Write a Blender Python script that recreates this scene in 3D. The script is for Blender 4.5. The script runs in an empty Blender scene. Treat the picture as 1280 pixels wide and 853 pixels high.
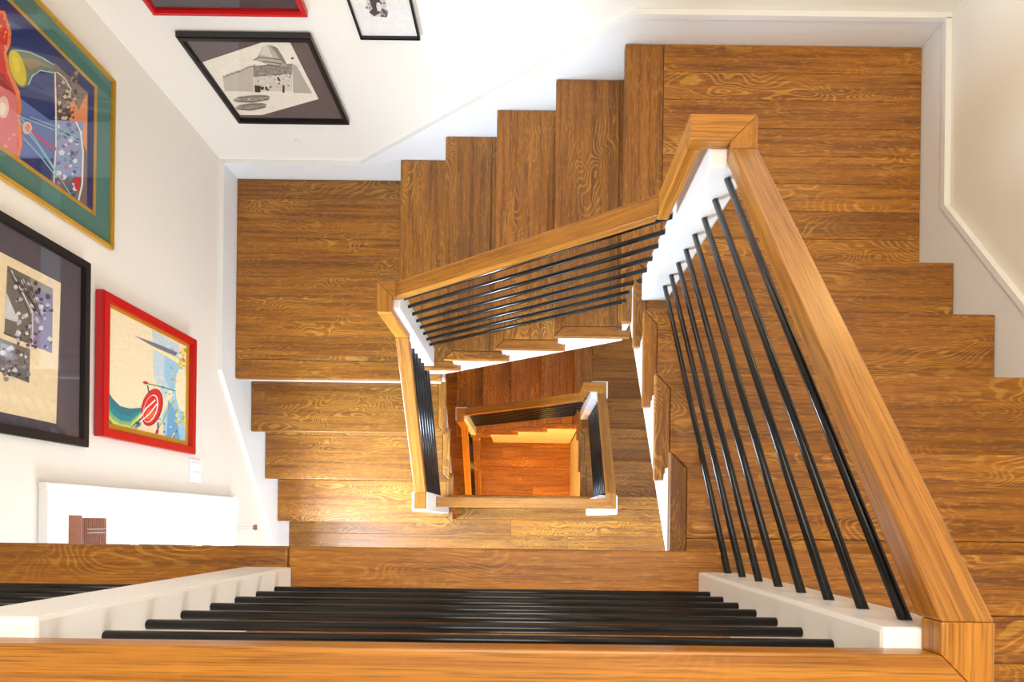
import bpy, bmesh, math, random
from mathutils import Vector, Matrix
random.seed(7)
S = bpy.context.scene
C = S.collection

# ------------------------------------------------------------------ camera
F, PX, PY, TZ, HC = 714.75, 660.0, 651.5, -0.0122, 1.348      # pixels (1280x853), metres
cam = bpy.data.cameras.new('camera')
cam.sensor_width = 36.0
cam.lens = F / 1280 * 36
cam.shift_x = (640 - PX) / 1280
cam.shift_y = (PY - 426.5) / 1280
cam.clip_start = 0.02
cam_o = bpy.data.objects.new('camera', cam)
cam_o.location = (0, 0, HC)
cam_o.rotation_euler = (0, 0, -TZ)
C.objects.link(cam_o)
S.camera = cam_o

# ------------------------------------------------------------------ world, lights, exposure
w = bpy.data.worlds.new('world'); S.world = w; w.use_nodes = True
bg = w.node_tree.nodes['Background']
bg.inputs[0].default_value = (0.86, 0.93, 1.0, 1); bg.inputs[1].default_value = 1.6
S.view_settings.view_transform = 'Standard'; S.view_settings.look = 'None'
S.view_settings.gamma = 1; S.view_settings.use_curve_mapping = False
S.view_settings.exposure = 0.06

def area(name, loc, aim, sx, sy, power, col, spread=180):
    l = bpy.data.lights.new(name, 'AREA'); l.shape = 'RECTANGLE'; l.size = sx; l.size_y = sy
    l.energy = power; l.color = col; l.spread = math.radians(spread)
    o = bpy.data.objects.new(name, l); C.objects.link(o); o.location = loc
    o.rotation_euler = (Vector(aim) - Vector(loc)).to_track_quat('-Z', 'Y').to_euler()
    return o
area('front_window_daylight', (0.75, -3.95, 1.35), (0.45, 0, 0.6), 1.5, 1.5, 74, (1.0, 0.97, 0.93))
area('ceiling_lamp_light', (0.1, 0.5, 2.40), (0.1, 0.5, 0), 1.6, 1.6, 52, (1.0, 0.92, 0.78))
area('stair_window_daylight', (-1.98, -0.40, -1.28), (0, -0.1, -1.9), 0.85, 1.15, 380, (0.64, 0.81, 1.0))
area('lower_room_daylight', (0.3, -3.9, -1.5), (0.2, 0, -2.0), 2.2, 1.4, 170, (0.74, 0.87, 1.0))
area('bottom_lamp_light', (0.1, -0.9, -3.05), (0.1, 0.4, -5.1), 0.7, 0.7, 115, (1.0, 0.50, 0.10))
wl = bpy.data.lights.new('wall_lamp_light', 'POINT'); wl.energy = 6; wl.color = (1, 0.75, 0.28); wl.shadow_soft_size = 0.08
wlo = bpy.data.objects.new('wall_lamp_light', wl); wlo.location = (1.28, 1.76, 0.25); C.objects.link(wlo)

# ------------------------------------------------------------------ materials
def srgb(r, g, b):
    f = lambda c: (c / 255 / 12.92) if c <= 10 else ((c / 255 + 0.055) / 1.055) ** 2.4
    return (f(r), f(g), f(b), 1)

def newmat(name):
    m = bpy.data.materials.new(name); m.use_nodes = True
    nt = m.node_tree; return m, nt, nt.nodes['Principled BSDF']

def N(nt, typ, **kw):
    n = nt.nodes.new(typ)
    for k, v in kw.items(): setattr(n, k, v)
    return n

def plain(name, col, rough=0.5, metal=0.0, noise=0.03, coat=0.0, scale=4.0):
    m, nt, b = newmat(name)
    tc = N(nt, 'ShaderNodeTexCoord'); nz = N(nt, 'ShaderNodeTexNoise'); nz.inputs['Scale'].default_value = scale
    nz.inputs['Detail'].default_value = 4
    nt.links.new(tc.outputs['Object'], nz.inputs['Vector'])
    mx = N(nt, 'ShaderNodeMix', data_type='RGBA')
    c1 = [max(0, c * (1 - noise)) for c in col[:3]] + [1]; c2 = [min(1, c * (1 + noise)) for c in col[:3]] + [1]
    mx.inputs[6].default_value = c1; mx.inputs[7].default_value = c2
    nt.links.new(nz.outputs[0], mx.inputs[0]); nt.links.new(mx.outputs[2], b.inputs['Base Color'])
    b.inputs['Roughness'].default_value = rough; b.inputs['Metallic'].default_value = metal
    b.inputs['Coat Weight'].default_value = coat
    return m

def wood(name, dark, mid, light, fleck=0.6, rough=0.33, pore=0.35, vary=0.35, fine=26):
    """quarter-sawn oak: streaks along gc.x, pores, light wavy ray flecks; every board differs"""
    m, nt, b = newmat(name); L = nt.links.new
    at = N(nt, 'ShaderNodeAttribute', attribute_name='gc')
    oi = N(nt, 'ShaderNodeObjectInfo')
    cb = N(nt, 'ShaderNodeCombineXYZ')
    for i, s in enumerate((37.0, 13.0, 5.0)):
        mu = N(nt, 'ShaderNodeMath', operation='MULTIPLY'); mu.inputs[1].default_value = s
        L(oi.outputs['Random'], mu.inputs[0]); L(mu.outputs[0], cb.inputs[i])
    ad = N(nt, 'ShaderNodeVectorMath', operation='ADD'); L(at.outputs['Vector'], ad.inputs[0]); L(cb.outputs[0], ad.inputs[1])
    def scaled(v):
        s = N(nt, 'ShaderNodeVectorMath', operation='MULTIPLY'); s.inputs[1].default_value = v
        L(ad.outputs[0], s.inputs[0]); return s.outputs[0]
    def noise(v, detail=3, dist=0.0, rgh=0.5):
        n = N(nt, 'ShaderNodeTexNoise'); n.inputs['Scale'].default_value = 1; n.inputs['Detail'].default_value = detail
        n.inputs['Distortion'].default_value = dist; n.inputs['Roughness'].default_value = rgh
        L(scaled(v), n.inputs['Vector']); return n.outputs[0]
    def maprange(x, a, c, lo=0.0, hi=1.0):
        r = N(nt, 'ShaderNodeMapRange'); r.interpolation_type = 'SMOOTHSTEP'
        for i, q in enumerate((a, c, lo, hi)): r.inputs[1 + i].default_value = q
        L(x, r.inputs[0]); return r.outputs[0]
    def math2(op, x, y):
        r = N(nt, 'ShaderNodeMath', operation=op)
        for i, q in enumerate((x, y)):
            if isinstance(q, (int, float)): r.inputs[i].default_value = q
            else: L(q, r.inputs[i])
        return r.outputs[0]
    def mix(f, a, c):
        r = N(nt, 'ShaderNodeMix', data_type='RGBA')
        for i, q in ((0, f), (6, a), (7, c)):
            if isinstance(q, (int, float, tuple)): r.inputs[i].default_value = q
            else: L(q, r.inputs[i])
        return r.outputs[2]
    streak = noise((1.6, fine, fine), 5, 0.4, 0.65)
    base = mix(maprange(streak, 0.28, 0.66), dark, mid)
    # ray flecks: contour lines of a warped noise, masked to patches
    a = noise((3.2, 8.5, 8.5), 1, 0.35)
    sn = math2('SINE', math2('ADD', math2('MULTIPLY', a, 150.0), math2('MULTIPLY', noise((30, 60, 60), 1), 2.2)), 0.0)
    ridge = maprange(sn, 0.1, 0.9)
    mask = maprange(noise((2.2, 7, 7), 2), 0.44, 0.66)
    dash = maprange(noise((30, 190, 190), 2, 0.3), 0.54, 0.68)
    fl = math2('MULTIPLY', math2('ADD', math2('MULTIPLY', ridge, mask), math2('MULTIPLY', dash, 0.55)), fleck)
    base = mix(fl, base, light)
    po = maprange(noise((10, 420, 420), 2), 0.48, 0.68, 0.0, pore)
    base = mix(po, base, tuple(c * 0.35 for c in dark[:3]) + (1,))
    # board-to-board tone
    val = math2('ADD', math2('MULTIPLY', math2('FRACT', math2('MULTIPLY', oi.outputs['Random'], 7.31), 0), vary), 1 - vary * 0.5)
    hs = N(nt, 'ShaderNodeHueSaturation'); L(base, hs.inputs['Color']); L(val, hs.inputs['Value'])
    L(hs.outputs[0], b.inputs['Base Color'])
    b.inputs['Roughness'].default_value = rough; b.inputs['Specular IOR Level'].default_value = 0.5
    bp = N(nt, 'ShaderNodeBump'); bp.inputs['Strength'].default_value = 0.12; bp.inputs['Distance'].default_value = 0.002
    L(streak, bp.inputs['Height']); L(bp.outputs[0], b.inputs['Normal'])
    return m

M = {}
M['oak'] = wood('oak_floor', srgb(106, 59, 9), srgb(157, 98, 20), srgb(206, 152, 62), 0.5, 0.46, 0.5, 0.34, 46)
M['rail'] = wood('oak_rail', srgb(138, 84, 22), srgb(180, 120, 42), srgb(206, 152, 78), 0.10, 0.30, 0.5, 0.2, 90)
M['wall'] = plain('wall_paint', srgb(224, 217, 206), 0.7, noise=0.01)
M['trim'] = plain('trim_paint', srgb(224, 224, 224), 0.35, noise=0.01)
M['newel'] = plain('newel_paint', srgb(235, 235, 235), 0.25, noise=0.01)
M['rod'] = plain('black_rod', srgb(7, 7, 9), 0.24, noise=0.1, scale=40)
M['rod'].node_tree.nodes['Principled BSDF'].inputs['Specular IOR Level'].default_value = 0.4
M['black'] = plain('black_frame', srgb(22, 21, 22), 0.3, noise=0.1)
M['red'] = plain('red_frame', srgb(182, 14, 20), 0.28, noise=0.05)
M['gold'] = plain('gold_frame', srgb(196, 150, 52), 0.32, noise=0.1, metal=0.3)
M['blind'] = plain('blind_wood', srgb(134, 84, 62), 0.4, noise=0.25, scale=30)
M['dark'] = plain('dark_metal', srgb(34, 32, 34), 0.4)
M['cord'] = plain('cord', srgb(190, 188, 186), 0.8)
M['switch'] = plain('switch_plastic', srgb(232, 232, 234), 0.35, noise=0.01)

def mk_print():
    m, nt, b = newmat('print_ink')
    at = N(nt, 'ShaderNodeAttribute', attribute_name='ink')
    tc = N(nt, 'ShaderNodeTexCoord'); nz = N(nt, 'ShaderNodeTexNoise'); nz.inputs['Scale'].default_value = 60; nz.inputs['Detail'].default_value = 5
    nt.links.new(tc.outputs['Object'], nz.inputs['Vector'])
    mr = N(nt, 'ShaderNodeMapRange'); mr.inputs[3].default_value = 0.86; mr.inputs[4].default_value = 1.12
    nt.links.new(nz.outputs[0], mr.inputs[0])
    vm = N(nt, 'ShaderNodeVectorMath', operation='SCALE')
    nt.links.new(at.outputs['Color'], vm.inputs[0]); nt.links.new(mr.outputs[0], vm.inputs['Scale'])
    nt.links.new(vm.outputs[0], b.inputs['Base Color']); b.inputs['Roughness'].default_value = 0.6
    return m
M['ink'] = mk_print()

def mk_glass(name, refl):
    m, nt, b = newmat(name); nt.nodes.remove(b)
    out = [n for n in nt.nodes if n.type == 'OUTPUT_MATERIAL'][0]
    tr = N(nt, 'ShaderNodeBsdfTransparent'); gl = N(nt, 'ShaderNodeBsdfGlossy'); gl.inputs['Roughness'].default_value = 0.03
    mx = N(nt, 'ShaderNodeMixShader'); mx.inputs[0].default_value = refl
    nt.links.new(tr.outputs[0], mx.inputs[1]); nt.links.new(gl.outputs[0], mx.inputs[2])
    nt.links.new(mx.outputs[0], out.inputs[0]); return m
M['glass'] = mk_glass('picture_glass', 0.05)
M['pane'] = mk_glass('window_glass', 0.04)

# ------------------------------------------------------------------ object helpers
def tag(o, label=None, cat=None, group=None, kind=None):
    if label: o['label'] = label
    if cat: o['category'] = cat
    if group: o['group'] = group
    if kind: o['kind'] = kind
    return o
def thing(name, label, cat, loc=(0, 0, 0), group=None):
    o = bpy.data.objects.new(name, None); o.location = loc; o.empty_display_size = 0.1; C.objects.link(o)
    return tag(o, label, cat, group)
def struct(o, label):
    return tag(o, label, kind='structure')
def world_loc(p):
    v = Vector((0, 0, 0))
    while p is not None: v += p.location; p = p.parent
    return v
def obj(name, bm, mat, parent=None, grain=None, smooth=False):
    """bm holds world coordinates; it becomes ONE mesh object whose origin is the parent's"""
    bmesh.ops.recalc_face_normals(bm, faces=bm.faces)
    me = bpy.data.meshes.new(name)
    base = world_loc(parent)
    if grain is None: grain = (1, 0, 0)
    g = Vector(grain).normalized()
    up = Vector((0, 0, 1)) if abs(g.z) < 0.8 else Vector((1, 0, 0))
    side = g.cross(up).normalized(); up = side.cross(g)
    off = Vector((random.uniform(0, 9), random.uniform(0, 9), random.uniform(0, 9)))
    vals = []
    for v in bm.verts:
        vals += [v.co.dot(g) + off.x, v.co.dot(side) + off.y, v.co.dot(up) + off.z]
        v.co -= base
    bm.to_mesh(me); bm.free()
    at = me.attributes.new('gc', 'FLOAT_VECTOR', 'POINT'); at.data.foreach_set('vector', vals)
    me.materials.append(M[mat] if isinstance(mat, str) else mat)
    if smooth:
        for p in me.polygons: p.use_smooth = True
    o = bpy.data.objects.new(name, me); C.objects.link(o); o.parent = parent
    return o
def add_box(bm, x0, x1, y0, y1, z0, z1, bevel=0.0, seg=1):
    r = bmesh.ops.create_cube(bm, size=1)
    vs = r['verts']
    for v in vs:
        v.co = Vector((x0 if v.co.x < 0 else x1, y0 if v.co.y < 0 else y1, z0 if v.co.z < 0 else z1))
    if bevel:
        es = list({e for v in vs for e in v.link_edges})
        bmesh.ops.bevel(bm, geom=es, offset=bevel, segments=seg, affect='EDGES', profile=0.5)
def box(name, mat, parent, x0, x1, y0, y1, z0, z1, grain=None, bevel=0.0, seg=1):
    bm = bmesh.new(); add_box(bm, min(x0, x1), max(x0, x1), min(y0, y1), max(y0, y1), z0, z1, bevel, seg)
    return obj(name, bm, mat, parent, grain)
def add_prism(bm, poly, ext, bevel=0.0, seg=2):
    """poly: list of world points (one plane), ext: extrusion vector"""
    a = [bm.verts.new(Vector(p)) for p in poly]; e = Vector(ext)
    b = [bm.verts.new(Vector(p) + e) for p in poly]
    n = len(a); fs = [bm.faces.new(a), bm.faces.new(b[::-1])]
    for i in range(n): fs.append(bm.faces.new((a[i], b[i], b[(i + 1) % n], a[(i + 1) % n])))
    bmesh.ops.recalc_face_normals(bm, faces=fs)
    if bevel:
        es = list({ed for f in fs for ed in f.edges})
        bmesh.ops.bevel(bm, geom=es, offset=bevel, segments=seg, affect='EDGES', profile=0.5)
def prism(name, mat, parent, poly, ext, grain=None, bevel=0.0, seg=2):
    bm = bmesh.new(); add_prism(bm, poly, ext, bevel, seg)
    return obj(name, bm, mat, parent, grain)
def beam(name, mat, parent, p0, p1, w, t, m0=0.0, m1=0.0, bevel=0.003):
    """bar under the top centre line p0-p1, plumb end cuts; m0/m1 shear the ends for mitres"""
    p0, p1 = Vector(p0), Vector(p1); d = p1 - p0; h = Vector((d.x, d.y, 0)).normalized()
    perp = Vector((-h.y, h.x, 0)); dz = d.z / max(1e-6, Vector((d.x, d.y)).length)
    bm = bmesh.new(); V = {}
    for e, p, m in ((0, p0, m0), (1, p1, m1)):
        for s in (-1, 1):
            for k in (0, 1):
                V[e, s, k] = bm.verts.new(p + perp * (s * w / 2) + h * (s * m) + Vector((0, 0, s * m * dz - k * t)))
    q = lambda *a: bm.faces.new([V[i] for i in a])
    q((0, -1, 0), (1, -1, 0), (1, 1, 0), (0, 1, 0)); q((0, -1, 1), (0, 1, 1), (1, 1, 1), (1, -1, 1))
    for s in (-1, 1): q((0, s, 0), (0, s, 1), (1, s, 1), (1, s, 0))
    for e in (0, 1): q((e, -1, 0), (e, 1, 0), (e, 1, 1), (e, -1, 1))
    bmesh.ops.recalc_face_normals(bm, faces=bm.faces)
    if bevel: bmesh.ops.bevel(bm, geom=list(bm.edges), offset=bevel, segments=2, affect='EDGES', profile=0.5)
    return obj(name, bm, mat, parent, d)
def add_tube(bm, p0, p1, r, n=12):
    p0, p1 = Vector(p0), Vector(p1); d = p1 - p0
    mt = Matrix.Translation((p0 + p1) / 2) @ d.to_track_quat('Z', 'Y').to_matrix().to_4x4()
    bmesh.ops.create_cone(bm, cap_ends=True, segments=n, radius1=r, radius2=r, depth=d.length, matrix=mt)
def rod(parent, p0, p1, r=0.0075):
    bm = bmesh.new(); add_tube(bm, p0, p1, r, 14)
    o = obj('rod', bm, 'rod', parent, smooth=True)
    o.data.polygons.foreach_set('use_smooth', [len(p.vertices) == 4 for p in o.data.polygons])
    return o

# ------------------------------------------------------------------ layout (metres), measured from the photograph
R = 0.19                                   # riser
YA0, G = -0.0674, 0.26                     # upper floor nose, going of the right flight
XAI, XAO = 0.3806, 1.5595                  # right flight: well side, wall side
YB, XB0, GB, YBI = 1.9241, 0.3683, 0.2683, 0.8041
XL, YC0, GC, XCI = -1.6735, 0.7904, 0.2708, -0.501
YA1, GA1 = 0.1786, 0.2686                  # lower floor nose
XWL, YWB, XWR, YWF = -1.693, 1.944, 1.58, -4.0
ZU, ZL, ZB, ZC = 0.0, -14 * R, -27 * R, 2.45
OV, TT = 0.03, 0.028                       # nosing overhang, tread thickness

# ------------------------------------------------------------------ room shell
def shell(name, boxes, label, mat='wall'):
    bm = bmesh.new()
    for b in boxes: add_box(bm, *b)
    return struct(obj(name, bm, mat), label)
WY0, WY1, WZ0, WZ1 = -0.80, 0.005, -1.875, -0.735      # stair window opening
shell('wall_left', [(XWL - .2, XWL, WY1, YWB + .2, ZB - .2, ZC), (XWL - .2, XWL, YWF, WY0, ZB - .2, ZC),
                    (XWL - .2, XWL, WY0, WY1, ZB - .2, WZ0), (XWL - .2, XWL, WY0, WY1, WZ1, ZC)], 'off-white painted wall with three pictures and a window')
shell('wall_back', [(XWL - .2, XWR + .2, YWB, YWB + .2, ZB - .2, ZC)], 'off-white painted wall at the back of the stairwell')
shell('wall_right', [(XWR, XWR + .2, YWF, YWB, ZB - .2, ZC)], 'bare off-white wall beside the right stair flight')
FX0, FX1, FZ0, FZ1 = -0.05, 1.52, 0.5, 2.15
shell('wall_front', [(XWL - .2, FX0, YWF - .2, YWF, ZL, ZC), (FX1, XWR + .2, YWF - .2, YWF, ZL, ZC), (FX0, FX1, YWF - .2, YWF, FZ1, ZC),
                     (FX0, FX1, YWF - .2, YWF, ZL + 2.1, FZ0), (FX0, FX1, YWF - .2, YWF, ZL, ZL + .4), (XWL - .2, XWR + .2, YWF - .2, YWF, ZB - .2, ZL)], 'wall behind the viewer with large windows')
shell('ceiling', [(XWL - .2, XWR + .2, YWF - .2, YWB + .2, ZC, ZC + .1)], 'white ceiling above the stairwell')

def planks(parent, x0, x1, y0, y1, z, wdt=0.111, joints=None, th=0.02, from_top=True):
    """boards running along X, laid row by row from y1 down to y0"""
    y = y1; i = 0
    while y > y0 + 0.004:
        yb = max(y0, y - wdt)
        cuts = [x0] + sorted(c for c in (joints(i) if joints else []) if x0 + .05 < c < x1 - .05) + [x1]
        for a, b in zip(cuts[:-1], cuts[1:]):
            box('plank', 'oak', parent, a + .0004, b - .0004, yb + .0005, y - .0005, z - th, z, (1, 0, 0), 0.0012)
        y = yb; i += 1
# upper floor
bm = bmesh.new(); add_box(bm, XWL, XWR, YWF, YA0 - OV, -0.25, -0.021)
fl = struct(obj('floor', bm, 'trim'), 'upper hall oak floor in front of the stairwell')
for x0, x1 in ((XWL, -0.565), (-0.565, XWR)):
    box('nosing_board', 'oak', fl, x0 + .0005, x1 - .0005, YA0 - 0.145, YA0, -0.03, 0, (1, 0, 0), 0.006, 2)
planks(fl, XWL, XWR, -1.35, YA0 - 0.145, 0, joints=lambda i: [(-1.2, .3, -.5, .9)[i % 4]])
box('plank', 'oak', fl, XWL, XWR, YWF, -1.35, -0.02, 0, (1, 0, 0))
# lower floor
bm = bmesh.new(); add_box(bm, XWL, XCI, YWF, 0.0, ZL - .25, ZL - .021); add_box(bm, XCI, XWR, YWF, YA1 - OV, ZL - .25, ZL - .021)
fl2 = struct(obj('floor', bm, 'trim'), 'lower floor of pale sunlit oak boards')
box('nosing_board', 'oak', fl2, XCI, XWR, YA1 - .09, YA1, ZL - .03, ZL, (1, 0, 0), 0.006, 2)
planks(fl2, XCI + .001, XWR, 0.008, YA1 - .09, ZL, joints=lambda i: [0.75])
planks(fl2, XWL, XWR, -1.4, 0.008, ZL, joints=lambda i: [(-.12, .28, -.6, .9)[i % 4]])
box('plank', 'oak', fl2, XWL, XWR, YWF, -1.4, ZL - .02, ZL, (1, 0, 0))
# bottom floor
bm = bmesh.new(); add_box(bm, XWL, XWR, YWF, YWB, ZB - .2, ZB - .021)
fl3 = struct(obj('floor', bm, 'trim'), 'bottom floor of orange lit oak boards')
planks(fl3, XWL, XWR, -1.0, YWB, ZB, joints=lambda i: [(-.3, .25, -.75, .6, 0.05)[i % 5]])
box('plank', 'oak', fl3, XWL, XWR, YWF, -1.0, ZB - .02, ZB, (1, 0, 0))

# ------------------------------------------------------------------ flights and landings
def flight(label, P, s_nose, inner, outer, k0, ks, gdir, top_over=True):
    """P(s, w, z) maps run, width, height to the world. s_nose(k) = nose of level k; k0 = level stepped down from"""
    s0 = s_nose(ks[0]); e = 1 if outer > inner else -1
    root = thing('stair_flight', label, 'staircase', P(s_nose(ks[-1]), (inner + outer) / 2, -R * (ks[-1] + 1)))
    g = s_nose(ks[0] + 1) - s_nose(ks[0])
    across = Vector(P(0, 1, 0)) - Vector(P(0, 0, 0)); along = Vector(P(1, 0, 0)) - Vector(P(0, 0, 0))
    rn = 0.046
    for n, k in enumerate(ks):
        z = -R * k; sk = s_nose(k); sb = s_nose(k - 1) - OV
        mid = max(sb + .02, sk - random.choice((.235, .28, .28, .28)))
        i2 = inner + e * rn
        t = prism('tread', 'oak', root, [P(sk, inner, z), P(sk - rn, i2, z), P(mid, i2, z), P(mid, outer, z), P(sk, outer, z)], (0, 0, -TT), across, 0.005)
        prism('tread_board', 'oak', t, [P(mid - .0006, i2, z), P(sb, i2, z), P(sb, outer, z), P(mid - .0006, outer, z)], (0, 0, -TT), across, 0.0012, 1)
        prism('return_nosing', 'oak', t, [P(sk - .0008, inner, z), P(sk - rn - .0008, i2 - e * .0008, z), P(sb - .035, i2 - e * .0008, z), P(sb - .035, inner, z)], (0, 0, -TT), along, 0.004)
        # riser behind this tread, up to the level above
        prism('riser', 'trim', root, [P(sb, inner + e * .03, z), P(sb - .018, inner + e * .03, z), P(sb - .018, outer, z), P(sb, outer, z)], (0, 0, R - TT))
    kl = ks[-1]
    zt = -R * kl; sl = s_nose(kl) - OV
    prism('riser', 'trim', root, [P(sl, inner + e * .03, zt - TT), P(sl - .018, inner + e * .03, zt - TT), P(sl - .018, outer, zt - TT), P(sl, outer, zt - TT)], (0, 0, -(R - TT)))
    # cut stringer on the well side
    top = []
    for k in ks:
        top += [(s_nose(k - 1) - OV - .02, -R * k - TT), (s_nose(k) - OV - .001, -R * k - TT)]
    line = lambda s: -R * (ks[0] + (s - s0) / g) - 0.35
    sA, sB = s_nose(ks[0] - 1) - OV - .02, s_nose(kl) - OV - .001
    top = [(sA, -R * (ks[0] - 1) - TT)] + [(sA, top[0][1])] + top[1:]
    sB2 = s_nose(kl) + .02
    poly = top + [(sB, -R * (kl + 1) - TT), (sB2, -R * (kl + 1) - TT), (sB2, line(sB2)), (sA, line(sA))]
    wi = inner + e * .026
    prism('stringer', 'trim', root, [P(s, wi, z) for s, z in poly], tuple(across * (e * .03)))
    so = [(sA, line(sA) + .004), (sB2, line(sB2) + .004), (sB2, line(sB2) + .024), (sA, line(sA) + .024)]
    prism('soffit', 'trim', root, [P(s, wi + e * .03, z) for s, z in so], tuple(across * (outer - wi - e * .03)))
    return root
PA = lambda s, wd, z: (wd, s, z)
PB = lambda s, wd, z: (-s, wd, z)
PC = lambda s, wd, z: (wd, -s, z)

def landing(label, x0, x1, y0, y1, z, border):
    root = thing('stair_landing', label, 'landing', ((x0 + x1) / 2, (y0 + y1) / 2, z - .15))
    box('landing_base', 'trim', root, x0 + OV, x1, y0 + OV, y1, z - .15, z - .021)
    return root

def storey(k1, up):
    """top landing at level k1, back flight, second landing at level k1+5, front-going flight; up: label words"""
    z1, z2 = -R * k1, -R * (k1 + 5)
    lt = landing('upper right oak landing with a cross border board' if up else 'lower storey landing under the right flight, dim oak boards', XB0, XAO, YA0 + 4 * G - .03, YB, z1, True)
    box('nosing_board', 'oak', lt, XB0, XB0 + .155, YBI + .0, YB, z1 - .03, z1, (0, 1, 0), 0.005, 2)
    planks(lt, XB0 + .1555, XAO, (YA0 + 4 * G - OV - .02) if up else (YA1 + 3 * GA1 - OV - .02), YB, z1)
    flight('oak flight across the back wall between the two upper landings' if up else 'dark reddish oak flight seen deep below through the well', PB,
           lambda k: -XB0 + GB * (k - k1), YBI, YB, k1, [k1 + 1, k1 + 2, k1 + 3, k1 + 4], None)
    l2 = landing('left oak landing beside the red framed painting' if up else 'deepest landing glimpsed at lower left of the well', XL, XCI, YC0, YB, z2, False)
    planks(l2, XL, XCI, YC0 + .11, YB, z2)
    box('nosing_board', 'oak', l2, XL, XCI, YC0, YC0 + .1095, z2 - .03, z2, (1, 0, 0), 0.005, 2)
    flight('sunlit pale oak flight below the left landing' if up else 'orange lit oak flight ending on the bottom floor', PC,
           lambda k: -YC0 + GC * (k - k1 - 5), XCI, XL, k1 + 5, [k1 + 6, k1 + 7, k1 + 8], None)
flight('wide oak flight at right going down from the upper floor', PA, lambda k: YA0 + G * k, XAI, XAO, 0, [1, 2, 3, 4], None)
storey(5, True)
flight('brown oak flight at right of the lower well, shaded', PA, lambda k: YA1 + GA1 * (k - 14), XAI, XAO, 14, [15, 16, 17], None)
storey(18, False)
# white walls closing the space under the lowest flights
def understair(name, pts, ext, label):
    return struct(prism(name, 'wall', None, pts, ext), label)
understair('wall_back_lower', [(-0.40, .885, ZB), (.46, .885, ZB), (.46, .885, -13 * R - 1.31), (-0.40, .885, -13 * R - 1.91)], (0, .04, 0), 'white wall closing the space under the lowest back flight')
understair('wall_right_lower', [(.47, .885, ZB), (.47, -.6, ZB), (.47, -.6, ZL - .36), (.47, .12, ZL - .36), (.47, .885, -13 * R - 1.09)], (.04, 0, 0), 'white wall closing the space under the lower right flight')

# ------------------------------------------------------------------ baseboards (stair skirts) with a moulded top
def skirt(name, pts, plane, label, depth=.0185, drop=.62):
    """pts: (run, z) top line; plane(run, z, out) -> world"""
    poly = [plane(s, z, 0) for s, z in pts] + [plane(s, z - drop, 0) for s, z in reversed(pts)]
    e = Vector(plane(0, 0, depth)) - Vector(plane(0, 0, 0))
    o = struct(prism(name, 'trim', None, poly, tuple(e)), label)
    bm = bmesh.new()
    e2 = Vector(plane(0, 0, depth + .004)) - Vector(plane(0, 0, 0))
    for (a, za), (b, zb) in zip(pts[:-1], pts[1:]):
        add_prism(bm, [plane(a, za + .001, 0), plane(b, zb + .001, 0), plane(b, zb + .022, 0), plane(a, za + .022, 0)], tuple(e2))
    obj('moulding', bm, 'trim', o)
    return o
skirt('baseboard_back', [(XWL, -1.775), (-.93, -1.775), (.385, -.835), (XWR, -.835)], lambda s, z, o: (s, YWB - o, z), 'white stair skirt with moulded top along the back wall')
skirt('baseboard_right', [(YWB - .02, -.835), (1.215, -.835), (YA0 - .1, .12), (YWF, .12)], lambda s, z, o: (XWR - o, s, z), 'white stair skirt with moulded top along the right wall')
skirt('baseboard_left', [(YWB - .02, -1.775), (.80, -1.775), (-.10, -2.405), (YWF, -2.405)], lambda s, z, o: (XWL + o, s, z), 'white stair skirt with moulded top along the left wall')

# ------------------------------------------------------------------ railings
HW, HT, NW = 0.058, 0.034, 0.112           # handrail width, thickness; newel width
XR = 0.474                                 # centre of the right handrail
YR1 = 0.886                                # centre of the back handrail
XR2 = -0.563                               # centre of the left handrail
def newel(parent, x0, x1, y0, y1, z0, z1):
    return box('newel_post', 'newel', parent, x0, x1, y0, y1, z0, z1, (0, 0, 1), 0.006, 2)
def guard(label, z, yc, xl, xr, posts, xrod):
    r = thing('guard_railing', label, 'railing', (0, yc, z))
    for a, b in posts: newel(r, a, b, yc + .052 - NW, yc + .052, z, z + .703)
    beam('handrail', 'rail', r, (xl, yc, z + .735), (XR, yc, z + .735), HW, HT, 0, -HW / 2)
    for i in range(8):
        zz = z + .087 + .0845 * i
        for a, b in xrod: rod(r, (a, yc + .009, zz), (b, yc + .009, zz))
    return r
def rail_right(label, zf, yc, ys, zcap, yn, rods, kbase):
    """level start over the floor newel, slope, level end at the landing newel with the mitred corner"""
    r = thing('stair_railing', label, 'railing', (XR, .4, zcap - .9))
    beam('handrail_corner', 'rail', r, (XR, yc, zf + .735), (XR, ys, zf + .735), HW, HT, HW / 2, 0)
    beam('handrail', 'rail', r, (XR, ys, zf + .735), (XR, .839, zcap), HW, .042)
    beam('handrail_cap', 'rail', r, (XR, .839, zcap), (XR, YR1, zcap), HW, HT, 0, -HW / 2)
    o = 0 if zf == ZU else .016
    newel(r, .408, .502 + o, .817, .914 + o, kbase, zcap - .033)
    sl = (zcap - zf - .735) / (.839 - ys)
    for i in range(8):
        zb = zcap - .701 + .0885 * i
        rod(r, (.463, .819, zb), (.463, yc + .05, zb - sl * (.819 - yc - .05)))
    return r
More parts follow.
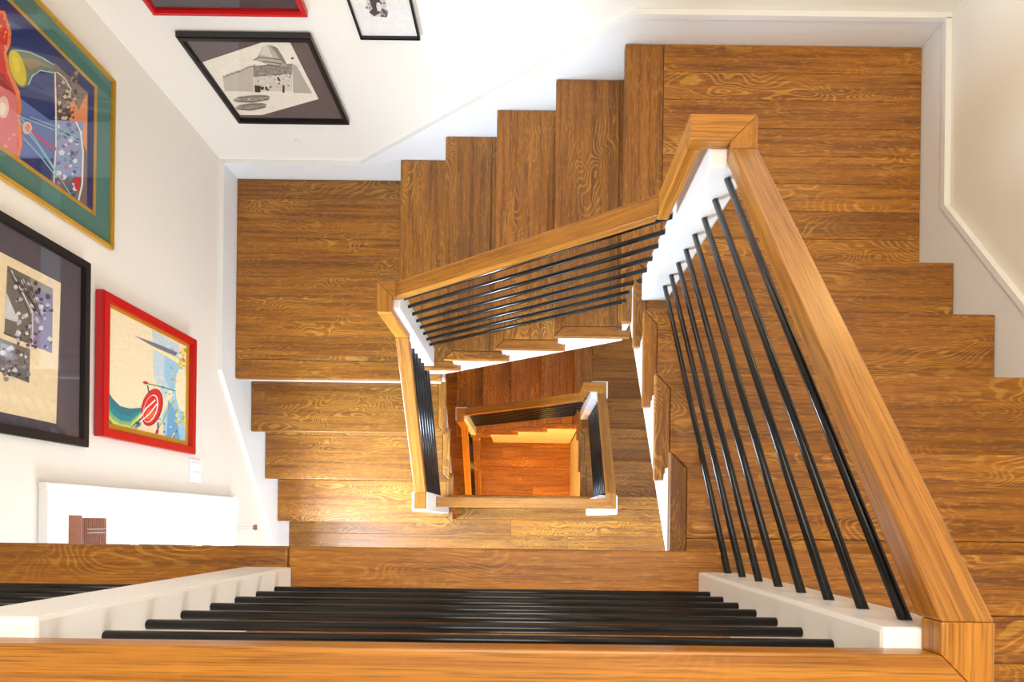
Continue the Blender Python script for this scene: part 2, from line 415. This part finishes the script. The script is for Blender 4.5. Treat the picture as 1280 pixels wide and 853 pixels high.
def rail_back(label, dz):
    r = thing('stair_railing', label, 'railing', (0, YR1, dz - 1.7))
    zc, zs, ze = .071 + dz, -.242 + dz, -.852 + dz
    beam('handrail_cap', 'rail', r, (XR, YR1, zc), (.352, YR1, zc), HW, HT, HW / 2, 0)
    box('handrail_drop', 'rail', r, .352, .386, YR1 - HW / 2, YR1 + HW / 2, zs - .03, zc - HT, (0, 0, 1), 0.003, 2)
    beam('handrail', 'rail', r, (.352, YR1, zs), (-.520, YR1, ze), HW, .042)
    beam('handrail_cap', 'rail', r, (-.520, YR1, ze), (XR2, YR1, ze), HW, HT, 0, -HW / 2)
    o = 0 if dz == 0 else .012
    newel(r, -.5965 - o, -.511, .822, .9195 + o, -1.71 + dz, ze - .033)
    for i in range(8):
        x1 = .409 if i < 6 else .383
        z1 = -.312 - .0885 * i + dz; z0 = -.958 - .086 * i + dz
        z1 = z0 + (z1 - z0) * (x1 + .512) / (.409 + .512)
        rod(r, (x1, .89, z1), (-.512, .89, z0))
    return r
def rail_left(label, dz, floor):
    r = thing('stair_railing', label, 'railing', (XR2, .5, floor))
    zc, zs = -.852 + dz, -1.160 + dz
    ys = YR1 - .088; ye = .140; ze = -1.620 + dz
    beam('handrail_cap', 'rail', r, (XR2, YR1, zc), (XR2, ys, zc), HW, HT, HW / 2, 0)
    box('handrail_drop', 'rail', r, XR2 - HW / 2, XR2 + HW / 2, ys, ys + .034, zs - .03, zc - HT, (0, 0, 1), 0.003, 2)
    beam('handrail', 'rail', r, (XR2, ys, zs), (XR2, ye, ze), HW, .042)
    beam('handrail_end', 'rail', r, (XR2, ye, ze), (XR2, .055, ze), HW, HT)
    newel(r, -.610, -.528, .044, .148, floor, ze - .033)
    sl = (zs - ze) / (ys - ye)
    for i in range(8):
        z1 = zs - .075 - .083 * i
        rod(r, (-.563, .823, z1), (-.563, .147, z1 - sl * (.823 - .147)))
    return r
YG, YGL = -0.1675, 0.103
guard('level oak and black rod guard railing nearest the viewer', ZU, YG, XWL, XR, [(.402, .402 + NW), (-.555 - NW, -.555)], [(-.556, .403), (XWL, -.666)])
rail_right('steep oak handrail with black rods down the right flight', ZU, YG, -.103, .071, YR1, None, -.76)
rail_back('sloping oak handrail with black rods along the back flight', 0)
rail_left('sloping oak handrail with blue sheen rods on the left flight', 0, ZL)
guard('level pale oak guard railing around the lower well', ZL, YGL, -.528, XR, [(.405, .405 + NW)], [(-.528, .406)])
rail_right('brown oak handrail at right of the lower well', ZL, YGL, .167, .071 - 13 * R, YR1, None, -.76 - 13 * R)
rail_back('dark oak handrail along the top of the lower well', -13 * R)
rail_left('orange lit oak handrail at left of the lower well', -13 * R, ZB)

# ------------------------------------------------------------------ stair window with wooden blind
win = bmesh.new()
xo = XWL + .022
cw = .098
add_box(win, XWL - .001, xo, WY1, WY1 + cw, WZ0 - .09, WZ1, .003, 1)
add_box(win, XWL - .001, xo, WY0 - cw, WY0, WZ0 - .09, WZ1, .003, 1)
add_box(win, XWL - .001, xo + .001, WY0 - cw, WY1 + cw, WZ1, WZ1 + cw, .004, 1)
win_o = struct(obj('window_1', win, 'trim'), 'bright white cased window low on the left wall')
bm = bmesh.new()
add_box(bm, XWL, xo + .014, WY1 + cw - .014, WY1 + cw + .012, WZ0 + .0, WZ1 + cw + .013, .003, 1)
add_box(bm, XWL, xo + .014, WY0 - cw - .012, WY0 - cw + .014, WZ0 + .0, WZ1 + cw + .013, .003, 1)
add_box(bm, XWL, xo + .0155, WY0 - cw - .010, WY1 + cw + .010, WZ1 + cw - .014, WZ1 + cw + .0115, .003, 1)
obj('back_band', bm, 'trim', win_o)
box('window_sill', 'trim', win_o, XWL - .195, XWL + .045, WY0 + .0, WY1 - .0, WZ0 + .003, WZ0 + .012, None)
box('stool', 'trim', win_o, XWL + .0005, XWL + .047, WY0 - cw - .02, WY1 + cw + .02, WZ0 - .02, WZ0 + .013, None, .005, 2)
bm = bmesh.new()
for n, a in enumerate(((WY0, WY0 + .05, WZ0 + .013, WZ1), (WY1 - .05, WY1 - .0005, WZ0 + .013, WZ1 - .0005), (WY0 + .05, WY1 - .05, WZ0 + .013, WZ0 + .07), (WY0 + .05, WY1 - .05, WZ1 - .05, WZ1 - .001), (WY0 + .05, WY1 - .05, -1.33, -1.29))):
    add_box(bm, XWL - .14, XWL - .10, *a)
obj('sash', bm, 'trim', win_o)
box('pane', 'pane', win_o, XWL - .122, XWL - .118, WY0 + .05, WY1 - .05, WZ0 + .07, -1.33)
box('pane', 'pane', win_o, XWL - .122, XWL - .118, WY0 + .05, WY1 - .05, -1.29, WZ1 - .05)
bl = thing('window_blind', 'raised brown wooden slat blind at the top of the window', 'blind', (XWL - .04, -.4, WZ1))
box('headrail', 'dark', bl, XWL - .075, XWL - .01, WY0 + .01, WY1 - .012, WZ1 - .055, WZ1 - .004)
box('valance', 'blind', bl, XWL - .008, XWL + .006, WY0 + .005, WY1 - .004, WZ1 - .085, WZ1 - .004, (0, 1, 0), .004, 2)
for i in range(15):
    zz = WZ1 - .09 - .0098 * i
    box('slat', 'blind', bl, XWL - .062, XWL - .012, WY0 + .015, WY1 - .014, zz - .0042, zz, (0, 1, 0), .001)
cordt = thing('blind_cord', 'thin pale blind cords ending in two dark tassels', 'cord', (XWL + .02, -.06, -2.10))
for dy in (-.052, -.066):
    bm = bmesh.new(); add_tube(bm, (XWL + .028, dy, WZ1 - .08), (XWL + .05, dy, WZ0), .0012, 6)
    add_tube(bm, (XWL + .05, dy, WZ0), (XWL + .048, dy, -2.075), .0012, 6); obj('cord', bm, 'cord', cordt)
    bm = bmesh.new()
    bmesh.ops.create_cone(bm, cap_ends=True, segments=10, radius1=.011, radius2=.004, depth=.034, matrix=Matrix.Translation((XWL + .048, dy, -2.09)))
    obj('tassel', bm, 'blind', cordt)

# front windows behind the viewer
bm = bmesh.new()
for a in ((FX0, FX0 + .06, FZ0, FZ1), (FX1 - .06, FX1, FZ0, FZ1), (FX0, FX1, FZ0, FZ0 + .06), (FX0, FX1, FZ1 - .06, FZ1), (.72, .77, FZ0 + .07, FZ1 - .07)):
    add_box(bm, a[0], a[1], YWF - .04, YWF + .02, a[2], a[3])
struct(obj('window_2', bm, 'trim'), 'wide white window behind the viewer')

# ------------------------------------------------------------------ wall things
sw = thing('light_switch', 'white double light switch plate below the red frame', 'switch', (XWL, .232, -1.55))
box('plate', 'switch', sw, XWL, XWL + .007, .175, .292, -1.600, -1.500, None, .002, 1)
box('rocker', 'switch', sw, XWL + .007, XWL + .011, .193, .226, -1.582, -1.518, None, .001, 1)
box('rocker', 'switch', sw, XWL + .007, XWL + .011, .241, .274, -1.582, -1.518, None, .001, 1)
bm = bmesh.new()
bmesh.ops.create_cone(bm, cap_ends=True, segments=20, radius1=.019, radius2=.016, depth=.006, matrix=Matrix.Translation((-1.21, YWB - .003, -1.60)) @ Matrix.Rotation(math.pi / 2, 4, 'X'))
tag(obj('wall_cap', bm, 'wall'), 'small round blank cap on the back wall', 'wall cap')

# ------------------------------------------------------------------ framed pictures
cz, sz = math.cos(TZ), math.sin(TZ)
def on_left(u, v, x):            # a spot on the left wall plane -> (along = Y, height = z)
    a, b = (u - PX) / F, (PY - v) / F
    d = x / (a * cz + b * sz); return d * (b * cz - a * sz), HC - d
def on_back(u, v, y):
    a, b = (u - PX) / F, (PY - v) / F
    d = y / (b * cz - a * sz); return d * (a * cz + b * sz), HC - d
def left_plane(a, b, o): return (XWL + o, a, b)
def back_plane(a, b, o): return (a, YWB - o, b)
def ell(cx, cy, rx, ry, rot=0, n=20):
    c, s = math.cos(math.radians(rot)), math.sin(math.radians(rot))
    return [(cx + rx * math.cos(t) * c - ry * math.sin(t) * s, cy + rx * math.cos(t) * s + ry * math.sin(t) * c) for t in [2 * math.pi * i / n for i in range(n)]]
def line(pts, wdt):
    L, Rr = [], []
    for i, (x, y) in enumerate(pts):
        x0, y0 = pts[max(0, i - 1)]; x1, y1 = pts[min(len(pts) - 1, i + 1)]
        l = math.hypot(x1 - x0, y1 - y0) or 1; nx, ny = -(y1 - y0) / l * wdt / 2, (x1 - x0) / l * wdt / 2
        L.append((x + nx, y + ny)); Rr.append((x - nx, y - ny))
    return L + Rr[::-1]
def blobs(n, x0, x1, y0, y1, s0, s1, cols):
    out = []
    for i in range(n):
        cx, cy = random.uniform(x0, x1), random.uniform(y0, y1); s = random.uniform(s0, s1)
        k = random.randint(5, 8); a0 = random.random() * 6
        out.append((random.choice(cols), [(cx + s * random.uniform(.5, 1.2) * math.cos(a0 + 6.283 * j / k), cy + s * random.uniform(.5, 1.2) * math.sin(a0 + 6.283 * j / k)) for j in range(k)]))
    return out
def clip(poly, x0, x1, y0, y1):
    for ax, lim, sg in ((0, x0, 1), (0, x1, -1), (1, y0, 1), (1, y1, -1)):
        out = []
        for i in range(len(poly)):
            p, q = poly[i - 1], poly[i]
            ip, iq = (p[ax] - lim) * sg >= 0, (q[ax] - lim) * sg >= 0
            if ip != iq:
                t = (lim - p[ax]) / (q[ax] - p[ax]); out.append((p[0] + t * (q[0] - p[0]), p[1] + t * (q[1] - p[1])))
            if iq: out.append(q)
        poly = out
        if len(poly) < 3: return []
    return poly
def ring(plane, o, i, d0, d1):
    """mitred frame ring from outer rect o to inner rect i, depth d0..d1"""
    bm = bmesh.new()
    oc = [(o[0], o[2]), (o[1], o[2]), (o[1], o[3]), (o[0], o[3])]; ic = [(i[0], i[2]), (i[1], i[2]), (i[1], i[3]), (i[0], i[3])]
    for k in range(4):
        q = [oc[k], oc[(k + 1) % 4], ic[(k + 1) % 4], ic[k]]
        vs = [bm.verts.new(plane(a, b, d)) for d in (d0, d1) for a, b in q]
        for f in ((0, 1, 2, 3), (7, 6, 5, 4), (0, 4, 5, 1), (1, 5, 6, 2), (2, 6, 7, 3), (3, 7, 4, 0)): bm.faces.new([vs[j] for j in f])
    bmesh.ops.remove_doubles(bm, verts=bm.verts, dist=1e-5)
    bmesh.ops.bevel(bm, geom=[e for e in bm.edges if e.is_manifold and e.calc_face_angle(0) > .5], offset=min(.004, abs(d1 - d0) * .3), segments=2, affect='EDGES')
    return bm
def quad(plane, r, d, t=.002):
    bm = bmesh.new()
    vs = [bm.verts.new(plane(a, b, dd)) for dd in (d, d - t) for a, b in ((r[0], r[2]), (r[1], r[2]), (r[1], r[3]), (r[0], r[3]))]
    for f in ((0, 1, 2, 3), (7, 6, 5, 4), (0, 4, 5, 1), (1, 5, 6, 2), (2, 6, 7, 3), (3, 7, 4, 0)): bm.faces.new([vs[j] for j in f])
    return bm
def picture(name, label, cat, plane, conv, rect, fw, depth, fmat, mat_col, prt, shapes, fillet=None, glass=True, paper=None):
    """rect, prt: (along0, along1, z0, z1); shapes: [(rgb, pixel polygon)] laid flat on the sheet"""
    root = thing(name, label, cat, plane((rect[0] + rect[1]) / 2, rect[2], 0))
    inn = (rect[0] + fw, rect[1] - fw, rect[2] + fw, rect[3] - fw)
    obj('frame', ring(plane, rect, inn, .001, depth), fmat, root)
    sd = depth * .45
    if mat_col:
        obj('mat_board', quad(plane, inn, sd - .001), plain('mat_' + name, srgb(*mat_col), .8), root)
    if fillet:
        q = (prt[0] - fillet[1], prt[1] + fillet[1], prt[2] - fillet[1], prt[3] + fillet[1])
        obj('fillet', ring(plane, q, prt, sd - .002, sd + .003), fillet[0], root)
    bm = bmesh.new(); cl = []
    def addp(pts, col, d):
        f = bm.faces.new([bm.verts.new(plane(a, b, d)) for a, b in pts]); cl.append(col)
    if paper: addp([(prt[0], prt[2]), (prt[1], prt[2]), (prt[1], prt[3]), (prt[0], prt[3])], srgb(*paper), sd + .0004)
    ref = (plane(0, 0, sd)[0]) if plane is left_plane else (plane(0, 0, sd)[1])
    for n, (col, poly) in enumerate(shapes):
        pts = clip([conv(u, v, ref) for u, v in poly], *prt)
        if len(pts) >= 3: addp(pts, srgb(*col), sd + .0005 + .00001 * n)
    me = bpy.data.meshes.new('print'); base = root.location
    nf = len(cl)
    for v in bm.verts: v.co -= base
    bm.faces.ensure_lookup_table()
    want = Vector((1, 0, 0)) if plane is left_plane else Vector((0, -1, 0))
    for f in bm.faces:
        f.normal_update()
        if f.normal.dot(want) < 0: f.normal_flip()
    bm.to_mesh(me); bm.free()
    at = me.attributes.new('ink', 'FLOAT_COLOR', 'FACE')
    for i, c in enumerate(cl): at.data[i].color = c
    me.materials.append(M['ink'])
    o = bpy.data.objects.new('print', me); C.objects.link(o); o.parent = root
    if glass: obj('glass', quad(plane, inn, sd + .007, .0015), 'glass', root)
    return root

# teal-matted bright painting
NAVY, PERI, RED, PINK = (18, 38, 96), (92, 108, 164), (196, 44, 40), (206, 112, 112)
sh = [(NAVY, [(-90, -140), (140, -140), (140, 330), (-90, 330)])]
sh += [(PERI, [(24, 122), (62, 150), (78, 150), (70, 198), (22, 198)]), ((70, 84, 130), [(6, 22), (30, 36), (14, 38)]), ((52, 66, 118), [(38, 92), (68, 92), (68, 122), (30, 110)])]
sh += [((226, 120, 60), [(-40, 5), (6, 14), (14, 40), (13, 55), (8, 66), (14, 92), (24, 114), (27, 134), (25, 146), (28, 180), (21, 210), (-40, 190)]),
       (RED, [(-40, 8), (4, 18), (10, 40), (9, 54), (4, 66), (9, 92), (19, 114), (22, 140), (20, 150), (23, 180), (18, 206), (-40, 188)]),
       (PINK, [(-40, 100), (0, 104), (20, 120), (22, 160), (21, 195), (-40, 195)]), ((222, 186, 172), ell(4, 134, 7, 14)), ((232, 214, 196), ell(3, 136, 4, 8)), ((150, 20, 24), [(-10, 88), (4, 92), (17, 114), (8, 112), (-10, 100)])]
sh += blobs(22, -6, 12, 20, 60, 1.2, 2.6, [(170, 30, 26), (226, 150, 70), (214, 90, 40)]) + blobs(10, 0, 18, 160, 200, 1, 2.4, [(222, 150, 140), (190, 60, 60)])
sh += [((106, 120, 104), [(14, 62), (34, 64), (52, 72), (68, 84), (68, 92), (56, 87), (44, 90), (37, 97), (33, 108), (24, 90)]), ((150, 130, 96), [(24, 72), (44, 74), (66, 86), (50, 82), (38, 88)]), ((168, 190, 178), line([(16, 62), (36, 65), (54, 73), (68, 82)], 1.6)), ((176, 196, 190), line([(35, 106), (40, 95), (50, 88), (67, 91)], 1.6))]
sh += [((120, 140, 60), ell(22, 85.5, 10.5, 25, -17)), ((206, 184, 32), ell(21.6, 85, 9, 23, -17)), ((222, 200, 70), ell(19.5, 80, 4, 11, -17))]
sh += [((116, 100, 96), [(67, 78), (110, 116), (108, 276), (90, 262), (62, 238), (68, 190), (69, 150), (66, 115)]), ((224, 142, 92), [(88, 126), (109, 118), (108, 190), (98, 165), (86, 152)]), ((88, 70, 62), [(70, 128), (88, 134), (86, 152), (72, 150)]), ((132, 112, 104), [(88, 98), (108, 116), (98, 138), (90, 122)])]
sh += blobs(60, 70, 96, 90, 148, 1.4, 4, [(70, 52, 46), (204, 192, 170), (150, 130, 118), (96, 70, 64)])
sh += [((140, 150, 186), [(68, 150), (104, 152), (103, 222), (68, 222)])] + blobs(90, 70, 102, 154, 258, 1.2, 4.2, [(90, 100, 140), (214, 216, 220), (96, 130, 150), (170, 120, 130), (60, 70, 100)])
sh += [((196, 36, 40), [(91, 222), (100, 221), (98, 239), (93, 236)]), ((228, 224, 214), line([(94, 152), (100, 165), (103, 190), (102, 230), (97, 252), (88, 262)], 2.2)), ((228, 222, 208), line([(68, 90), (69, 130), (69, 180), (67, 215), (66, 240)], 1.6)), ((228, 222, 208), line([(76, 250), (78, 238), (74, 236), (72, 246)], 1.4)), ((224, 218, 204), line([(70, 90), (80, 98), (88, 112), (86, 118)], 1.4))]
sh += [((172, 66, 112), line([(38, 163), (50, 174), (60, 182), (69, 187)], 4)), ((230, 170, 140), ell(33, 160, 6, 8)), ((214, 90, 70), ell(33.5, 160, 3, 5))]
for a, b in (((20, 144), (100, 178)), ((22, 150), (68, 214)), ((26, 148), (96, 258)), ((36, 146), (98, 172)), ((28, 172), (70, 222))): sh += [((138, 184, 196), line([a, ((a[0] + b[0]) / 2 + 1, (a[1] + b[1]) / 2 - 1), b], 1.3))]
picture('framed_painting', 'bright abstract painting in a gold frame with a teal mat', 'painting', left_plane, on_left, (1.065, 1.745, -.945, -.05), .014, .024, 'gold', (70, 116, 106),
        (1.168, 1.642, -.842, -.16), sh, ('gold', .014))
# black frame with two grey photographs on a cream sheet
CREAM = (226, 204, 164)
sh = [(CREAM, [(-60, 284), (0, 315), (76, 354), (70, 530), (0, 515), (-60, 503)])]
sh += [((142, 138, 128), [(9, 332), (66, 361), (65, 442), (5, 418)]), ((104, 100, 92), [(9, 332), (38, 347), (36, 430), (5, 418)]), ((196, 198, 200), [(8, 366), (24, 404), (6, 398)]), ((128, 118, 150), [(42, 362), (66, 368), (64, 441), (38, 432)]), ((70, 66, 60), line([(10, 336), (38, 395), (36, 428), (4, 416)], 1.6)), ((210, 206, 196), line([(14, 338), (41, 392), (40, 434)], 1.4))]
sh += blobs(90, 18, 64, 352, 436, 1.2, 4, [(40, 38, 36), (206, 200, 196), (84, 80, 80), (180, 170, 196), (60, 54, 60)])
sh += [((44, 42, 40), line([(16 + i * 5, 342 + i * 2.4), (40 + i * 3, 380 + i * 5)], .9)) for i in range(5)]
sh += [((104, 98, 100), [(-8, 420), (37, 437), (36, 479), (-8, 462)]), ((150, 146, 158), [(0, 428), (16, 434), (8, 446), (0, 444)])] + blobs(50, 0, 35, 436, 474, 1.2, 4, [(46, 42, 42), (204, 198, 192), (130, 122, 124), (70, 64, 64)])
picture('framed_photograph', 'large black frame holding a cream sheet with two grey photographs', 'picture', left_plane, on_left, (.258, .956, -.82, .12), .032, .028, 'black', (74, 68, 78), (.31, .90, -.77, .07), sh)
# red frame painting
sh = [((228, 210, 172), [(100, 360), (250, 360), (250, 600), (100, 600)]), ((186, 200, 206), [(190, 412), (224, 432), (220, 470), (206, 500), (192, 470)]), ((148, 190, 212), [(206, 440), (226, 448), (232, 560), (206, 552), (202, 520), (216, 495), (205, 470)]), ((104, 158, 196), [(210, 500), (220, 515), (226, 560), (208, 552)])]
sh += blobs(40, 194, 228, 425, 552, .8, 2.4, [(206, 220, 224), (110, 160, 190), (90, 130, 170), (222, 214, 190)])
sh += [((118, 110, 128), [(167, 419.5), (196, 430), (222, 441), (219, 445), (192, 434)]), ((238, 222, 150), [(172, 424), (224, 449), (223, 455)])]
sh += [((232, 216, 176), ell(227, 488, 8, 27, -3))] + blobs(18, 222, 235, 436, 462, 1.5, 3.4, [(224, 186, 40), (236, 206, 80), (196, 130, 50)]) + blobs(14, 219, 231, 512, 532, 1.2, 2.6, [(224, 190, 60), (236, 206, 110), (160, 170, 90)]) + blobs(5, 216, 220, 464, 478, 1, 2, [(226, 190, 70)])
for n, (col, y0, y1, e) in enumerate((((44, 110, 122), 484, 0, 0), ((40, 128, 136), 496, 3, 2), ((120, 168, 120), 506, 6, 4), ((206, 204, 90), 513, 9, 6), ((56, 126, 104), 519, 12, 10), ((200, 196, 80), 527, 16, 14), ((28, 92, 90), 531, 18, 16), ((70, 130, 130), 537, 22, 20))):
    sh += [(col, [(132, y0), (140, y0 + 14 - n), (150, y0 + 24 - 2.2 * n), (162, y0 + 27 - 2.6 * n), (176, 510 + n * 2.4), (176, 514 + n * 2.5), (160, 530 + n * 2), (146, 545), (130, 545)])]
sh += [((150, 24, 26), ell(189.6, 509.5, 13, 24, 14)), ((204, 34, 36), ell(189, 509, 11.6, 22.5, 14)), ((236, 220, 206), ell(188, 511, 8.6, 18, 16)), ((206, 36, 38), ell(187.4, 511, 7.6, 17, 16)), ((238, 214, 190), line([(171, 528), (182, 511), (194, 500)], 2)), ((226, 96, 52), ell(187, 518, 5, 8, 30)), ((238, 226, 210), line([(174, 528), (186, 518), (196, 505)], 1.4))]
sh += [((70, 128, 86), line([(183, 479.5), (202, 484), (219, 489)], 1.3)), ((188, 30, 34), ell(181.5, 478.7, 3.2, 1.8, 10)), ((170, 180, 90), line([(218, 500), (205, 524), (197, 536)], 1.4)), ((70, 90, 120), line([(197, 528), (197.5, 537)], 2)), ((184, 30, 36), ell(196, 540, 1.8, 3.2, 15)), ((80, 80, 90), line([(184, 482), (186, 492)], 1.5))]
sh += [((230, 226, 200), line([(210, 552), (220, 540)], 1)), ((60, 110, 90), line([(214, 552), (221, 538)], 1)), ((70, 70, 80), line([(176, 523), (170, 530)], 2))]
picture('framed_painting', 'colourful painting in a thick glossy red frame', 'painting', left_plane, on_left, (.310, .880, -1.497, -.872), .036, .038, 'red', (196, 160, 90), (.370, .830, -1.438, -.931), sh, ('gold', .022), glass=False)
# back wall: black frame, ink print of a domed building
PAPER, INK = (228, 218, 200), (72, 66, 60)
def z5(pts): return [(240 + x / 7.11, 40 + y / 7.11) for x, y in pts]
sh = [(PAPER, z5([(70, 275), (620, 92), (870, 88), (1125, 595), (620, 738), (400, 738)]))]
sh += [((186, 176, 160), z5([(275, 408), (540, 310), (548, 530), (290, 524)])), ((172, 164, 150), z5([(890, 280), (930, 300), (1070, 545), (900, 540)])), ((140, 132, 120), z5([(542, 300), (890, 280), (890, 372), (545, 400)])), ((206, 196, 178), z5([(548, 400), (888, 376), (892, 525), (556, 530)]))]
sh += [((176, 168, 152), z5([(600, 190), (625, 130), (680, 112), (740, 128), (800, 200), (850, 300), (700, 296), (560, 250)])), ((128, 120, 110), z5([(690, 116), (760, 140), (850, 296), (800, 270), (740, 180)])), ((208, 200, 186), z5([(626, 134), (670, 118), (720, 230), (610, 196)]))]
sh += [((86, 80, 72), z5(line([(545, 250), (600, 222), (700, 232), (790, 246)], 9))), ((92, 86, 76), z5(line([(630, 262), (720, 270), (800, 284)], 10))), ((84, 78, 70), z5(line([(600, 306), (680, 290), (780, 306)], 9)))]
sh += [(c, z5(p)) for c, p in blobs(60, 545, 890, 315, 400, 5, 12, [(100, 94, 86), (170, 160, 146), (120, 114, 104)])]
sh += [(c, z5(p)) for c, p in blobs(34, 560, 880, 400, 525, 5, 13, [(90, 84, 76), (150, 140, 126), (190, 180, 164), (228, 218, 200)])]
sh += [((40, 36, 34), z5([(555, 470), (610, 476), (608, 534), (560, 534)])), ((48, 44, 40), z5([(612, 484), (640, 486), (636, 512), (612, 510)])), ((44, 40, 38), z5([(805, 470), (824, 470), (822, 538), (804, 536)])), ((60, 54, 50), z5([(752, 396), (775, 402), (790, 440), (765, 430)])), ((60, 56, 50), z5(ell(660, 498, 10, 18)))]
sh += [(c, z5(p)) for c, p in blobs(26, 290, 545, 300, 320, 4, 9, [(90, 84, 76), (120, 112, 100)]) if 0]
for i in range(24):
    x = 280 + i * 12; y = 402 - i * 4.4
    sh += [((104, 98, 88), z5(ell(x, y - random.uniform(0, 12), 5, 9, 0, 7)))]
for cx, cy, L in ((530, 590, 165), (525, 660, 140)):
    sh += [((150, 142, 128), z5(ell(cx, cy, L, 30, -5))), ((96, 90, 80), z5(line([(cx - L + 20, cy + 22), (cx, cy + 30), (cx + L - 12, cy + 4)], 12))), ((110, 104, 94), z5(line([(cx - L + 40, cy - 12), (cx + L - 20, cy - 24)], 8)))]
    sh += [(c, z5(p)) for c, p in blobs(14, cx - L * .7, cx + L * .7, cy - 14, cy + 14, 5, 11, [(96, 90, 82), (214, 204, 188), (120, 114, 104)])]
sh += [((90, 84, 76), z5(ell(892, 230, 14, 10)))]
picture('framed_print', 'black frame with a tilted ink print of a domed building and boats', 'picture', back_plane, on_back, (-1.432, -.892, -1.435, -.935), .022, .030, 'black', (92, 78, 78), (-1.405, -.92, -1.41, -.96), sh)
# back wall: red frame with a dark mat, only its lower edge in view
sh = [((122, 116, 72), [(190, -120), (330, -120), (352, 1), (194, 1)])]
picture('framed_print', 'red frame with a dark mat, cut off by the top edge of the photo', 'picture', back_plane, on_back, (-1.455, -.865, -.838, -.26), .020, .032, 'red', (64, 52, 58), (-1.37, -.95, -.775, -.34), [], None, True, (122, 116, 80))
# back wall: thin black frame with a small dark photo
def z6(pts): return [(420 + x / 11.64, y / 11.64) for x, y in pts]
sh = [((196, 190, 184), z6([(430, -260), (700, -260), (730, 60), (740, 240), (520, 240), (450, 100)])), ((52, 46, 46), z6([(470, -120), (600, -140), (640, 10), (590, 40), (600, 160), (670, 170), (560, 235), (480, 180), (530, 120), (490, 40)])),
      ((216, 208, 200), z6(ell(628, 88, 40, 66, -8))), ((50, 44, 44), z6([(580, 20), (640, 6), (668, 50), (660, 70), (625, 32), (590, 40)])), ((86, 80, 78), z6([(670, 110), (760, 180), (740, 250), (650, 245), (650, 170)])), ((64, 58, 58), z6(ell(606, 78, 7, 5))),
      ((120, 112, 110), z6([(676, 30), (716, 30), (722, 56), (690, 60)]))]
sh += [(c, z6(p)) for c, p in blobs(14, 660, 745, 150, 245, 8, 16, [(60, 54, 54), (190, 184, 180), (130, 124, 122)])] + [(c, z6(p)) for c, p in blobs(8, 440, 500, 20, 120, 10, 20, [(190, 184, 180), (110, 104, 102)])]
picture('framed_photograph', 'thin black frame with a small dark portrait photo on white', 'picture', back_plane, on_back, (-.695, -.455, -.945, -.60), .009, .026, 'black', None, (-.686, -.464, -.936, -.609), sh, None, True, (226, 222, 216))
